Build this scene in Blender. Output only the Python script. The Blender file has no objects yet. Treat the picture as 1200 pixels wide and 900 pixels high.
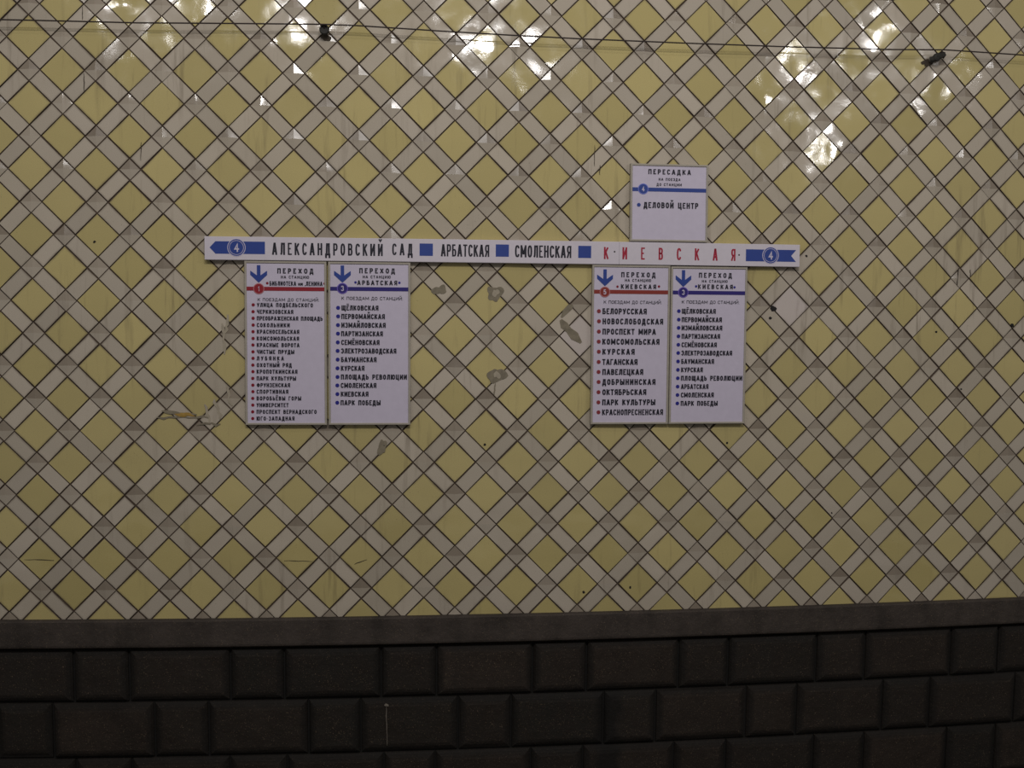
import bpy, bmesh, math, random
from mathutils import Vector, Matrix

random.seed(7)
SC = bpy.context.scene
COL = SC.collection
PI = math.pi
Z0 = 2.70                      # height of the wall's reference line above the track bed (m)

# ------------------------------------------------------------------ camera
CX, CY, CZ, YAW, PITCH, ROLL = [-0.635781, -5.250082, 0.059842, -0.10006, -0.058554, -0.006544]


def cam_matrix():
    rz = Matrix.Rotation(YAW, 3, 'Z')
    rx = Matrix.Rotation(PITCH, 3, 'X')
    ry = Matrix.Rotation(ROLL, 3, 'Y')
    return rz @ rx @ ry        # columns: right, forward, up


camd = bpy.data.cameras.new('camera')
camd.sensor_width = 36.0
camd.lens = 36.0               # 1200 px focal length on a 1200 px wide frame
camd.clip_start = 0.05
camd.clip_end = 100
cam = bpy.data.objects.new('camera', camd)
COL.objects.link(cam)
MC = cam_matrix()
r_, f_, u_ = MC.col[0], MC.col[1], MC.col[2]
m3 = Matrix((r_, u_, -f_)).transposed()
cam.matrix_world = Matrix.Translation((CX, CY, CZ + Z0)) @ m3.to_4x4()
SC.camera = cam

# ------------------------------------------------------------------ world, lamps, exposure
SC.view_settings.view_transform = 'Standard'
SC.view_settings.look = 'None'
SC.view_settings.gamma = 1.0
SC.view_settings.use_curve_mapping = False
SC.view_settings.exposure = 0.0
SC.render.film_transparent = False

wd = bpy.data.worlds.new('station_air')
SC.world = wd
wd.use_nodes = True
bg = wd.node_tree.nodes['Background']
bg.inputs[0].default_value = (1.0, 0.96, 0.9, 1)
bg.inputs[1].default_value = 0.155


def area_light(name, x, y, z, length, width, power, col=(1, 0.97, 0.95)):
    """one rectangular area light, aimed at the wall"""
    l = bpy.data.lights.new(name, 'AREA')
    l.shape = 'RECTANGLE'
    l.size = length
    l.size_y = width
    l.energy = power
    l.color = col
    o = bpy.data.objects.new(name, l)
    o.location = (x, y, z + Z0)
    d = Vector((x, 0, -0.3)) - Vector((x, y, z))
    o.rotation_euler = d.to_track_quat('-Z', 'Y').to_euler()
    COL.objects.link(o)
    return o


# lamps under the platform vault, in three clusters, an unseen high fill light added to brighten the middle of the wall, and a weaker line over the track edge
for x, z, pw in ((-3.95, 3.20, 8), (-3.05, 3.30, 9), (-2.05, 3.18, 10), (-0.20, 3.02, 17), (0.55, 2.86, 8),
                 (3.45, 2.80, 8), (4.45, 3.20, 11), (5.25, 2.72, 5), (3.75, 2.12, 11)):
    area_light('platform_lamp', x, -4.5, z, 0.24, 0.15, pw)
area_light('added_fill_light', -0.4, -6.2, 4.7, 1.6, 0.5, 125)
for x, pw in ((-1.9, 3), (0.1, 5), (2.0, 3)):
    area_light('track_lamp', x, -2.9, 3.75, 1.5, 0.05, pw)


# ------------------------------------------------------------------ wall surface
SA, SB, SC_ = [0.0128301, 0.0077834, -0.0019873]
WU = [-0.00307019, -0.00257221, 0.00011281, 0.00045903, 0.00101236, 4.53e-06, -0.00023124, -2.547e-05, 0.00060786]
WV = [-0.00080664, 0.00961992, -0.00011249, -0.00050363, -0.00124448, 0.00012071, -0.00073571, 0.00019227, -0.00096073]
TERMS = [(1, 0), (0, 1), (2, 0), (1, 1), (0, 2), (3, 0), (2, 1), (1, 2), (0, 3)]
H = 0.162                      # half diagonal pitch of the tile lattice


def S(x, z, off=0.0):
    """point of the gently bowed wall at (x, z), lifted by off towards the room"""
    y = SA * x * x + SB * z * z + SC_ * x * z
    n = Vector((2 * SA * x + SC_ * z, -1.0, 2 * SB * z + SC_ * x)).normalized()
    return Vector((x, y, z + Z0)) + n * off


def S_normal(x, z):
    return Vector((2 * SA * x + SC_ * z, -1.0, 2 * SB * z + SC_ * x)).normalized()


def warp(u, v):
    du, u = u, max(-3.1, min(3.2, u))
    du -= u
    return (du + u + sum(c * u ** a * v ** b for c, (a, b) in zip(WU, TERMS)),
            v + sum(c * u ** a * v ** b for c, (a, b) in zip(WV, TERMS)))


def project(p):
    q = Vector(p) - Vector((CX, CY, CZ + Z0))
    a, b, c = q.dot(r_), q.dot(f_), q.dot(u_)
    return 600 + 1200 * a / b, 450 - 1200 * c / b


# ------------------------------------------------------------------ material helpers
class NT:
    def __init__(self, name):
        self.m = bpy.data.materials.new(name)
        self.m.use_nodes = True
        self.t = self.m.node_tree
        self.b = self.t.nodes['Principled BSDF']

    def n(self, typ, **kw):
        o = self.t.nodes.new(typ)
        for k, v in kw.items():
            setattr(o, k, v)
        return o

    def link(self, a, b):
        self.t.links.new(a, b)

    def val(self, sock, v):
        if hasattr(v, 'is_output') or hasattr(v, 'links'):
            self.link(v, sock)
        else:
            sock.default_value = v

    def math(self, op, a, b=0.0, c=None, clamp=False):
        o = self.n('ShaderNodeMath', operation=op)
        o.use_clamp = clamp
        self.val(o.inputs[0], a)
        self.val(o.inputs[1], b)
        if c is not None:
            self.val(o.inputs[2], c)
        return o.outputs[0]

    def mix(self, f, a, b, blend='MIX'):
        o = self.n('ShaderNodeMix', data_type='RGBA', blend_type=blend)
        self.val(o.inputs[0], f)
        self.val(o.inputs[6], a)
        self.val(o.inputs[7], b)
        return o.outputs[2]

    def ramp(self, x, lo, hi):
        o = self.n('ShaderNodeMapRange')
        self.val(o.inputs[0], x)
        o.inputs[1].default_value = lo
        o.inputs[2].default_value = hi
        return o.outputs[0]

    def pos(self, sx=1, sy=1, sz=1, off=None):
        g = self.n('ShaderNodeNewGeometry')
        o = self.n('ShaderNodeVectorMath', operation='MULTIPLY')
        self.link(g.outputs['Position'], o.inputs[0])
        o.inputs[1].default_value = (sx, sy, sz)
        v = o.outputs[0]
        if off is not None:
            a = self.n('ShaderNodeVectorMath', operation='ADD')
            self.link(v, a.inputs[0])
            self.link(off, a.inputs[1])
            v = a.outputs[0]
        return v

    def noise(self, vec, scale, detail=2.0, rough=0.5):
        o = self.n('ShaderNodeTexNoise')
        self.link(vec, o.inputs['Vector'])
        o.inputs['Scale'].default_value = scale
        o.inputs['Detail'].default_value = detail
        o.inputs['Roughness'].default_value = rough
        return o.outputs[0]

    def rnd(self):
        """a random number per tile: the object's own, shifted by the mesh's attribute"""
        i = self.n('ShaderNodeObjectInfo')
        a = self.n('ShaderNodeAttribute', attribute_name='tint')
        s = self.math('ADD', i.outputs['Random'], a.outputs['Fac'])
        return self.math('FRACT', s)

    def bump(self, h, strength, dist, normal=None):
        o = self.n('ShaderNodeBump')
        o.inputs['Strength'].default_value = strength
        o.inputs['Distance'].default_value = dist
        self.link(h, o.inputs['Height'])
        if normal is not None:
            self.link(normal, o.inputs['Normal'])
        return o.outputs[0]


def C4(r, g, b):
    return (r, g, b, 1.0)


def plain(name, col, rough=0.5, metal=0.0, mottle=0.06):
    k = NT(name)
    nz = k.noise(k.pos(), 35.0, 3.0)
    c2 = C4(*[max(0, v * (1 - 3 * mottle)) for v in col])
    k.link(k.mix(nz, C4(*[min(1, v * (1 + mottle)) for v in col]), c2), k.b.inputs['Base Color'])
    k.b.inputs['Roughness'].default_value = rough
    k.b.inputs['Metallic'].default_value = metal
    return k.m


def glaze(name, colA, colB, dust=0.0, wave=1.0):
    """glazed ceramic: tone differs tile by tile, wavy glaze, brown runs of dirt"""
    k = NT(name)
    r = k.rnd()
    base = k.mix(r, C4(*colA), C4(*colB))
    # low frequency discolouring over the wall
    big = k.ramp(k.noise(k.pos(), 1.1, 3.0, 0.6), 0.35, 0.75)
    base = k.mix(k.math('MULTIPLY', big, 0.22), base, C4(0.36, 0.30, 0.17))
    # vertical runs
    run = k.ramp(k.noise(k.pos(19.0, 19.0, 1.6), 1.0, 4.0, 0.65), 0.56, 0.74)
    area = k.ramp(k.noise(k.pos(), 0.9, 2.0), 0.42, 0.62)
    base = k.mix(k.math('MULTIPLY', k.math('MULTIPLY', run, area), 0.62), base, C4(0.13, 0.095, 0.06))
    # fine specks of dirt
    sp = k.ramp(k.noise(k.pos(), 130.0, 1.0), 0.73, 0.80)
    area2 = k.ramp(k.noise(k.pos(), 2.3, 2.0), 0.50, 0.66)
    base = k.mix(k.math('MULTIPLY', k.math('MULTIPLY', sp, area2), 0.6), base, C4(0.06, 0.045, 0.03))
    fine = k.noise(k.pos(), 260.0, 2.0)
    base = k.mix(k.math('MULTIPLY', fine, 0.16), base, C4(0.22, 0.18, 0.12))
    ga = k.n('ShaderNodeAttribute', attribute_name='grime')
    gm = k.ramp(k.noise(k.pos(), 5.0, 4.0, 0.7), 0.42, 0.72)
    g2 = k.math('POWER', ga.outputs['Fac'], 1.6)
    base = k.mix(k.math('MULTIPLY', k.math('MULTIPLY', g2, gm), 0.8), base, C4(0.11, 0.085, 0.06))
    if dust > 0:
        d = k.math('MULTIPLY', k.ramp(r, 0.0, 1.0), dust)
        base = k.mix(k.math('ADD', d, 0.10), base, C4(0.15, 0.115, 0.085))
    k.link(base, k.b.inputs['Base Color'])
    ro = k.ramp(k.noise(k.pos(), 9.0, 3.0), 0.3, 0.8)
    k.link(k.math('ADD', k.math('MULTIPLY', ro, 0.12), k.math('ADD', k.math('MULTIPLY', r, 0.42 * dust), 0.045)), k.b.inputs['Roughness'])
    k.b.inputs['IOR'].default_value = 1.5
    # every tile gets its own piece of waviness
    cx = k.n('ShaderNodeCombineXYZ')
    for i in range(3):
        k.link(k.math('MULTIPLY', r, 37.0 + 11 * i), cx.inputs[i])
    w1 = k.noise(k.pos(off=cx.outputs[0]), 8.0, 0.6, 0.3)
    w2 = k.noise(k.pos(off=cx.outputs[0]), 60.0, 2.0, 0.5)
    nb = k.bump(w1, 1.0, 0.0040 * wave)
    nb = k.bump(w2, 1.0, 0.00012, nb)
    k.link(nb, k.b.inputs['Normal'])
    return k.m


def stone(name, colA, colB, stain=False):
    k = NT(name)
    r = k.rnd()
    base = k.mix(r, C4(*colA), C4(*colB))
    g = k.noise(k.pos(), 6.0, 4.0, 0.7)
    base = k.mix(k.ramp(g, 0.35, 0.7), base, C4(*[v * 0.55 for v in colA]))
    wv = k.noise(k.pos(7.0, 7.0, 1.0), 1.0, 3.0, 0.6)
    base = k.mix(k.math('MULTIPLY', k.ramp(wv, 0.5, 0.75), 0.55), base, C4(0.018, 0.015, 0.012))
    sp = k.ramp(k.noise(k.pos(), 210.0, 1.0), 0.66, 0.76)
    base = k.mix(k.math('MULTIPLY', sp, 0.55), base, C4(0.26, 0.19, 0.12))
    if stain:
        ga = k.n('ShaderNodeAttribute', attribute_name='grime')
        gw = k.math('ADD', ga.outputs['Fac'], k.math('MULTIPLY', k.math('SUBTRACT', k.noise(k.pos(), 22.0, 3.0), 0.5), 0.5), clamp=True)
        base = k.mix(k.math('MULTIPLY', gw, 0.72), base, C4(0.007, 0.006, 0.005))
        # an old wet run down the plinth at x ~ 0.42
        p = k.n('ShaderNodeSeparateXYZ')
        k.link(k.pos(), p.inputs[0])
        wob = k.math('MULTIPLY', k.math('SUBTRACT', k.noise(k.pos(), 9.0, 3.0), 0.5), 0.12)
        dx = k.math('ABSOLUTE', k.math('SUBTRACT', k.math('ADD', p.outputs[0], wob), 0.42))
        mx = k.ramp(dx, 0.085, 0.045)
        mz = k.ramp(p.outputs[2], Z0 - 1.83, Z0 - 1.90)
        base = k.mix(k.math('MULTIPLY', k.math('MULTIPLY', mx, mz), 0.85), base, C4(0.008, 0.007, 0.006))
    k.link(base, k.b.inputs['Base Color'])
    k.b.inputs['Roughness'].default_value = 0.8
    k.b.inputs['Specular IOR Level'].default_value = 0.3
    nb = k.bump(k.noise(k.pos(), 45.0, 5.0, 0.65), 0.7, 0.006)
    nb = k.bump(k.noise(k.pos(), 7.0, 2.0), 0.8, 0.012, nb)
    k.link(nb, k.b.inputs['Normal'])
    return k.m


M_YEL = glaze('yellow_glaze', (0.585, 0.488, 0.212), (0.495, 0.413, 0.172))
M_WHI = glaze('grey_white_glaze', (0.57, 0.50, 0.415), (0.46, 0.405, 0.335))
M_INS = glaze('insert_glaze', (0.51, 0.45, 0.375), (0.43, 0.375, 0.31), wave=1.6)
M_DUS = glaze('dusty_insert_glaze', (0.46, 0.40, 0.33), (0.36, 0.305, 0.245), dust=0.55, wave=2.2)
M_NEW = glaze('pale_replacement_glaze', (0.60, 0.53, 0.50), (0.60, 0.53, 0.50))
M_GRO = plain('dirty_grout', (0.100, 0.068, 0.048), 0.95, mottle=0.15)
M_FRZ = stone('frieze_stone', (0.066, 0.052, 0.044), (0.055, 0.044, 0.037))
M_BLK = stone('plinth_stone', (0.034, 0.024, 0.018), (0.015, 0.013, 0.0105), stain=True)
M_PJT = plain('plinth_joint', (0.010, 0.009, 0.008), 0.95)
M_SGN = plain('sign_white', (0.60, 0.545, 0.665), 0.35, mottle=0.03)
M_STR = plain('strip_white', (0.655, 0.600, 0.665), 0.35, mottle=0.03)
M_FRM = plain('sign_frame_alu', (0.40, 0.36, 0.30), 0.45, 0.0)
M_EDG = plain('sign_edge', (0.16, 0.14, 0.12), 0.5)
M_BLU = plain('light_blue_print', (0.016, 0.048, 0.275), 0.45, mottle=0.04)
M_DBL = plain('dark_blue_print', (0.018, 0.008, 0.165), 0.45, mottle=0.04)
M_RED = plain('red_print', (0.28, 0.004, 0.018), 0.45, mottle=0.04)
M_BRN = plain('brown_red_print', (0.25, 0.026, 0.018), 0.45, mottle=0.04)
M_BLD = plain('blue_bullet_print', (0.020, 0.020, 0.25), 0.35, mottle=0.04)
M_RDT = plain('red_bullet_print', (0.24, 0.006, 0.022), 0.35, mottle=0.04)
M_CDT = plain('brown_bullet_print', (0.26, 0.035, 0.045), 0.35, mottle=0.04)
M_TXT = plain('black_print', (0.004, 0.003, 0.014), 0.6, mottle=0.0)
M_RTX = plain('red_text_print', (0.36, 0.003, 0.030), 0.5, mottle=0.02)
M_PBL = plain('pale_blue_ring_print', (0.17, 0.20, 0.62), 0.35, mottle=0.02)
M_PPU = plain('pale_violet_ring_print', (0.17, 0.11, 0.50), 0.35, mottle=0.02)
M_PRD = plain('pale_red_ring_print', (0.48, 0.18, 0.20), 0.35, mottle=0.02)
M_CBL = plain('black_cable', (0.030, 0.018, 0.016), 0.6)
M_IRN = plain('dark_iron', (0.030, 0.028, 0.024), 0.7, 0.3)
M_RES = plain('old_glue', (0.26, 0.22, 0.155), 0.8, mottle=0.2)
M_SME = plain('plaster_smear', (0.43, 0.37, 0.28), 0.7, mottle=0.15)
M_ORA = plain('bare_clay', (0.42, 0.26, 0.06), 0.85, mottle=0.2)
M_CRK = plain('crack_dirt', (0.060, 0.045, 0.030), 0.9)
M_HOL = plain('hole_dark', (0.012, 0.010, 0.010), 0.9)
M_PNT = plain('paint_drip', (0.20, 0.17, 0.14), 0.6)
M_FLR = plain('track_bed', (0.030, 0.027, 0.024), 0.9)

# ------------------------------------------------------------------ object helpers


def make(name, bm_or_me, mats, parent=None, mw=None):
    if isinstance(bm_or_me, bmesh.types.BMesh):
        me = bpy.data.meshes.new(name)
        bm_or_me.to_mesh(me)
        bm_or_me.free()
        for m in (mats if isinstance(mats, (list, tuple)) else [mats]):
            me.materials.append(m)
    else:
        me = bm_or_me
    o = bpy.data.objects.new(name, me)
    COL.objects.link(o)
    if parent is not None:
        o.parent = parent
        o.matrix_parent_inverse = PINV.get(parent.name, Matrix.Identity(4))
    if mw is not None:
        o.matrix_world = mw if parent is None else mw
        if parent is not None:
            o.matrix_basis = mw        # parents of placed parts stand at the origin or cancel through the inverse
    return o


PINV = {}


def thing(name, label, cat, x, z, off=0.0, group=None):
    o = bpy.data.objects.new(name, None)
    COL.objects.link(o)
    p = S(x, z, off)
    o.location = p
    o.empty_display_size = 0.1
    PINV[o.name] = Matrix.Translation(p).inverted()
    o['label'] = label
    o['category'] = cat
    if group:
        o['group'] = group
    return o


def face(bm, pts, mi=0):
    f = bm.faces.new([bm.verts.new(p) for p in pts])
    f.material_index = mi
    return f


def prism(bm, poly, z0, z1, bev=0.0, mi_top=0, mi_side=0, fn=None):
    """poly (ccw, local x/z), extruded from height z0 to z1 with a bevelled rim; fn maps (x, z, h) to a point"""
    fn = fn or (lambda a, b, h: Vector((a, b, h)))
    n = len(poly)
    lo = [bm.verts.new(fn(a, b, z0)) for a, b in poly]
    rings = [lo]
    if bev > 0:
        rings.append([bm.verts.new(fn(a, b, z1 - bev)) for a, b in poly])
        rings.append([bm.verts.new(fn(a, b, z1)) for a, b in inset(poly, bev)])
    else:
        rings.append([bm.verts.new(fn(a, b, z1)) for a, b in poly])
    for k in range(len(rings) - 1):
        A, B = rings[k], rings[k + 1]
        for i in range(n):
            j = (i + 1) % n
            f = bm.faces.new((A[i], A[j], B[j], B[i]))
            f.material_index = mi_side
    f = bm.faces.new(rings[-1])
    f.material_index = mi_top
    return f


def inset(poly, d):
    n = len(poly)
    out = []
    for i in range(n):
        p0, p1, p2 = Vector(poly[i - 1]), Vector(poly[i]), Vector(poly[(i + 1) % n])
        e1 = (p1 - p0).normalized()
        e2 = (p2 - p1).normalized()
        n1 = Vector((-e1.y, e1.x))
        n2 = Vector((-e2.y, e2.x))
        b = n1 + n2
        k = d / max(0.25, 0.5 * b.length_squared)
        out.append(tuple(p1 + b * k * 1.0))
    return out


def clip_above(poly, zmin):
    out = []
    n = len(poly)
    for i in range(n):
        a, b = poly[i], poly[(i + 1) % n]
        ia, ib = a[1] >= zmin, b[1] >= zmin
        if ia:
            out.append(a)
        if ia != ib:
            t = (zmin - a[1]) / (b[1] - a[1])
            out.append((a[0] + t * (b[0] - a[0]), zmin))
    return out


def add_tint(me, v):
    a = me.attributes.new('tint', 'FLOAT', 'POINT')
    a.data.foreach_set('value', [v] * len(me.vertices))


def rect_poly(lu, lv, ang, jit=0.0):
    """rectangle of sides lu x lv turned by ang, with slightly untrue corners"""
    c, s = math.cos(ang), math.sin(ang)
    out = []
    for a, b in ((-1, -1), (1, -1), (1, 1), (-1, 1)):
        x = a * lu / 2 + random.uniform(-jit, jit)
        y = b * lv / 2 + random.uniform(-jit, jit)
        out.append((x * c - y * s, x * s + y * c))
    return out


# ------------------------------------------------------------------ the tiled wall
def grid_sheet(x0, x1, z0, z1, nx, nz, off):
    bm = bmesh.new()
    V = [[bm.verts.new(S(x0 + (x1 - x0) * i / nx, z0 + (z1 - z0) * j / nz, off)) for i in range(nx + 1)] for j in range(nz + 1)]
    B = [[bm.verts.new(S(x0 + (x1 - x0) * i / nx, z0 + (z1 - z0) * j / nz, off - 0.12)) for i in range(nx + 1)] for j in range(nz + 1)]
    for j in range(nz):
        for i in range(nx):
            bm.faces.new((V[j][i], V[j][i + 1], V[j + 1][i + 1], V[j + 1][i]))
            bm.faces.new((B[j][i], B[j + 1][i], B[j + 1][i + 1], B[j][i + 1]))
    for i in range(nx):
        bm.faces.new((V[0][i + 1], V[0][i], B[0][i], B[0][i + 1]))
        bm.faces.new((V[nz][i], V[nz][i + 1], B[nz][i + 1], B[nz][i]))
    for j in range(nz):
        bm.faces.new((V[j][0], V[j + 1][0], B[j + 1][0], B[j][0]))
        bm.faces.new((V[j + 1][nx], V[j][nx], B[j][nx], B[j + 1][nx]))
    return bm


TOP_N, BOT_N = -8, 18
X0W, X1W = -5.2, 5.3
Z_FR_TOP, Z_FR_BOT = -1.456, -1.604
Z_TOPW = 2.72
BED = -0.0065
wall = make('wall_back', grid_sheet(X0W, X1W, Z_FR_TOP - 0.05, Z_TOPW, 66, 26, BED), M_GRO)
wall['kind'] = 'structure'
wall['label'] = 'wall clad in a lattice of yellow diamonds framed by grey-white strip tiles'

A45 = PI / 4
SIZES = {'yellow': (0.1490, 0.1490), 'strip': (0.1490, 0.0728), 'insert': (0.0724, 0.0724)}
MATS = {'yellow': [M_YEL, M_GRO], 'strip': [M_WHI, M_GRO], 'insert': [M_INS, M_GRO, M_DUS]}
TOPH = 0.0065


def tile_bm(kind, ang, clip=None, fn=None, bm=None, mts=None):
    bm = bm or bmesh.new()
    lay = bm.verts.layers.float.get('grime') or bm.verts.layers.float.new('grime')
    lu, lv = SIZES[kind]
    dl = random.gauss(0, 0.0014)
    poly = rect_poly(lu - abs(dl), lv - abs(random.gauss(0, 0.0012)), ang, 0.0008)
    if clip is not None:
        poly = clip_above(poly, clip)
        if len(poly) < 3:
            return bm
    fn = fn or (lambda a, b, h: Vector((a, b, h)))
    if kind != 'insert':
        n0 = len(bm.verts)
        top = prism(bm, poly, 0.0, TOPH, 0.0012, 0, 1, fn)
        # an inner ring keeps the dirt of the joint on the outer centimetre of the tile
        n = len(poly)
        outer = list(top.verts)
        bm.faces.remove(top)
        area = abs(sum(poly[i - 1][0] * poly[i][1] - poly[i][0] * poly[i - 1][1] for i in range(n))) / 2
        inner = [bm.verts.new(fn(a, b, TOPH)) for a, b in inset(poly, 0.013 if area > 0.004 else 0.006)]
        for i in range(n):
            j = (i + 1) % n
            bm.faces.new((outer[i], outer[j], inner[j], inner[i])).material_index = 0
        bm.faces.new(inner).material_index = 0
        for v in outer:
            v[lay] = 1.0
    else:
        n = len(poly)
        lo = [bm.verts.new(fn(a, b, 0)) for a, b in poly]
        hi = [bm.verts.new(fn(a, b, TOPH - 0.003)) for a, b in poly]
        if clip is None:
            apex = bm.verts.new(fn(random.gauss(0, .0016), random.gauss(0, .0010), TOPH + random.uniform(0.0012, 0.0044)))
        else:
            apex = bm.verts.new(fn(0, clip, TOPH + 0.0035))
        for i in range(n):
            j = (i + 1) % n
            f = bm.faces.new((lo[i], lo[j], hi[j], hi[i]))
            f.material_index = 1
            if clip is not None and abs(poly[i][1] - clip) < 1e-5 and abs(poly[j][1] - clip) < 1e-5:
                bm.faces.new((hi[i], hi[j], apex)).material_index = 1
                continue
            mz = (poly[i][1] + poly[j][1]) / 2
            f = bm.faces.new((hi[i], hi[j], apex))
            f.material_index = 2 if mz > 0.004 else 0
    return bm


def lattice_frame(u, v):
    """matrix of a tile at lattice point (u, v): axes follow the wall, origin on its bed"""
    x, z = warp(u, v)
    e = 0.01
    xa, za = warp(u + e, v)
    xb, zb = warp(u, v + e)
    p = S(x, z, BED)
    ex = (S(xa, za, BED) - p) / e
    ez = (S(xb, zb, BED) - p) / e
    n = S_normal(x, z)
    return x, z, p, ex, ez, n


def bake_mesh(bm, name, mats, tint):
    me = bpy.data.meshes.new(name)
    bm.to_mesh(me)
    bm.free()
    for m in mats:
        me.materials.append(m)
    add_tint(me, tint)
    return me


VAR = {}
for kind, angs in (('yellow', (A45,)), ('strip', (A45, -A45)), ('insert', (A45,))):
    for ang in angs:
        VAR[(kind, ang)] = [bake_mesh(tile_bm(kind, ang), kind + '_tile', MATS[kind], random.random()) for _ in range(10)]

cells = []
for n in range(TOP_N, BOT_N + 1):
    for m in range(-17, 49):
        u, v = (m - 15.5) * H, -(n - 9) * H
        if (m + n) % 2:
            cells.append(('insert', A45, u, v, m, n))
            if n < BOT_N:                                     # strips hang below-left and below-right of an insert
                cells.append(('strip', -A45, u + H / 2, v - H / 2, m, n))
                cells.append(('strip', A45, u - H / 2, v - H / 2, m, n))
        else:
            cells.append(('yellow', A45, u, v, m, n))

REPLACED = {(24, 8), (17, 9)}
NAMES = {'yellow': 'yellow_tile', 'strip': 'strip_tile', 'insert': 'pyramid_tile'}
ranked = {'yellow': [], 'strip': [], 'insert': []}
rest = []
for c in cells:
    kind, ang, u, v, m, n = c
    x, z, p, ex, ez, nn = lattice_frame(u, v)
    if x < X0W + 0.02 or x > X1W - 0.02:
        continue
    px, py = project(S(x, z))
    r = 24 if kind != 'insert' else 12
    inside = -r < px < 1200 + r and -r < py < 760
    d = (p - Vector((CX, CY, CZ + Z0))).length
    # how much of the tile the frame shows
    vis = min(1, (px + r) / (2 * r), (1200 + r - px) / (2 * r), (py + r) / (2 * r))
    if inside and vis > 0.12:
        ranked[kind].append((vis / d ** 2.6, c, (x, z, p, ex, ez, nn)))
    else:
        rest.append((c, (x, z, p, ex, ez, nn)))
for k in ranked:
    ranked[k].sort(key=lambda t: -t[0])
    lim = 300
    rest += [(t[1], t[2]) for t in ranked[k][lim:]]
    ranked[k] = ranked[k][:lim]


def jitter_matrix(kind, p, ex, ez, n, rs):
    t = 0.014 if kind == 'insert' else 0.012
    a, b = rs.gauss(0, t), rs.gauss(0, t)
    lift = rs.gauss(0, 0.0004)
    ex2 = (ex + n * a)
    ez2 = (ez + n * b)
    n2 = ex2.cross(ez2)
    n2 = -n2 if n2.dot(n) < 0 else n2
    n2.normalize()
    q = p + n * lift + ex * rs.gauss(0, 0.0006) + ez * rs.gauss(0, 0.0006)
    return Matrix(((ex2.x, ez2.x, n2.x, q.x), (ex2.y, ez2.y, n2.y, q.y), (ex2.z, ez2.z, n2.z, q.z), (0, 0, 0, 1)))


RT = random.Random(11)
for kind in ('yellow', 'strip', 'insert'):
    for _, (kd, ang, u, v, m, n), (x, z, p, ex, ez, nn) in ranked[kind]:
        mat = jitter_matrix(kind, p, ex, ez, nn, RT)
        if kind != 'strip' and n == BOT_N:
            me = bake_mesh(tile_bm(kind, ang, clip=0.001), kind + '_half_tile', MATS[kind], RT.random())
        elif kind == 'yellow' and (m, n) in REPLACED:
            me = bake_mesh(tile_bm(kind, ang), 'pale_tile', [M_NEW, M_GRO], 0.3)
        else:
            me = RT.choice(VAR[(kind, ang)])
        o = bpy.data.objects.new(NAMES[kind], me)
        COL.objects.link(o)
        o.parent = wall
        o.matrix_basis = mat
        if kind == 'yellow' and (m, n) in REPLACED:
            o['label'] = 'pale grey replacement tile among the yellow ones'

# the tiles past the first 300 of a kind, and those beyond the frame, joined kind by kind
for kind in ('yellow', 'strip', 'insert'):
    bm = bmesh.new()
    tints = []
    for (kd, ang, u, v, m, n), (x, z, p, ex, ez, nn) in rest:
        if kd != kind:
            continue
        mat = jitter_matrix(kind, p, ex, ez, nn, RT)
        cl = 0.001 if (n == BOT_N and kind != 'strip') else None
        n0 = len(bm.verts)
        tile_bm(kind, ang, clip=cl, fn=lambda a, b, h, M=mat: M @ Vector((a, b, h)), bm=bm)
        tints += [RT.random()] * (len(bm.verts) - n0)
    me = bpy.data.meshes.new(NAMES[kind] + 's_joined')
    bm.to_mesh(me)
    bm.free()
    for mm in MATS[kind]:
        me.materials.append(mm)
    at = me.attributes.new('tint', 'FLOAT', 'POINT')
    at.data.foreach_set('value', tints)
    o = bpy.data.objects.new({'yellow': 'more_yellow_tiles', 'strip': 'more_strip_tiles', 'insert': 'more_pyramid_tiles'}[kind], me)
    COL.objects.link(o)
    o.parent = wall
    o['kind'] = 'stuff'


# ------------------------------------------------------------------ stone band (frieze) and rusticated plinth
def sweep(name, prof, x0, x1, nx, mat, parent=None):
    """profile [(z, off)...] swept along the wall, capped at both ends"""
    bm = bmesh.new()
    R = []
    for i in range(nx + 1):
        x = x0 + (x1 - x0) * i / nx
        R.append([bm.verts.new(S(x, z, o)) for z, o in prof])
    n = len(prof)
    for i in range(nx):
        for j in range(n):
            k = (j + 1) % n
            bm.faces.new((R[i][j], R[i + 1][j], R[i + 1][k], R[i][k]))
    bm.faces.new(R[0][::-1])
    bm.faces.new(R[-1])
    bmesh.ops.recalc_face_normals(bm, faces=bm.faces)
    me = bpy.data.meshes.new(name)
    bm.to_mesh(me)
    bm.free()
    me.materials.append(mat)
    add_tint(me, 0.3)
    o = bpy.data.objects.new(name, me)
    COL.objects.link(o)
    if parent:
        o.parent = parent
    return o


fr = sweep('trim_1', [(Z_FR_TOP, -0.10), (Z_FR_TOP, 0.030), (Z_FR_TOP - 0.006, 0.037), (Z_FR_BOT + 0.022, 0.040), (Z_FR_BOT + 0.012, 0.038),
                      (Z_FR_BOT + 0.004, 0.030), (Z_FR_BOT, 0.018), (Z_FR_BOT, -0.10)], X0W, X1W, 64, M_FRZ)
fr['kind'] = 'structure'
fr['label'] = 'smooth grey-brown stone band between the tiles and the dark plinth'

plinth = make('wall_lower', grid_sheet(X0W, X1W, -2.69, Z_FR_BOT - 0.001, 48, 6, -0.006), M_PJT)
plinth['kind'] = 'structure'
plinth['label'] = 'dark plinth of rusticated stone blocks under the stone band'

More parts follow.
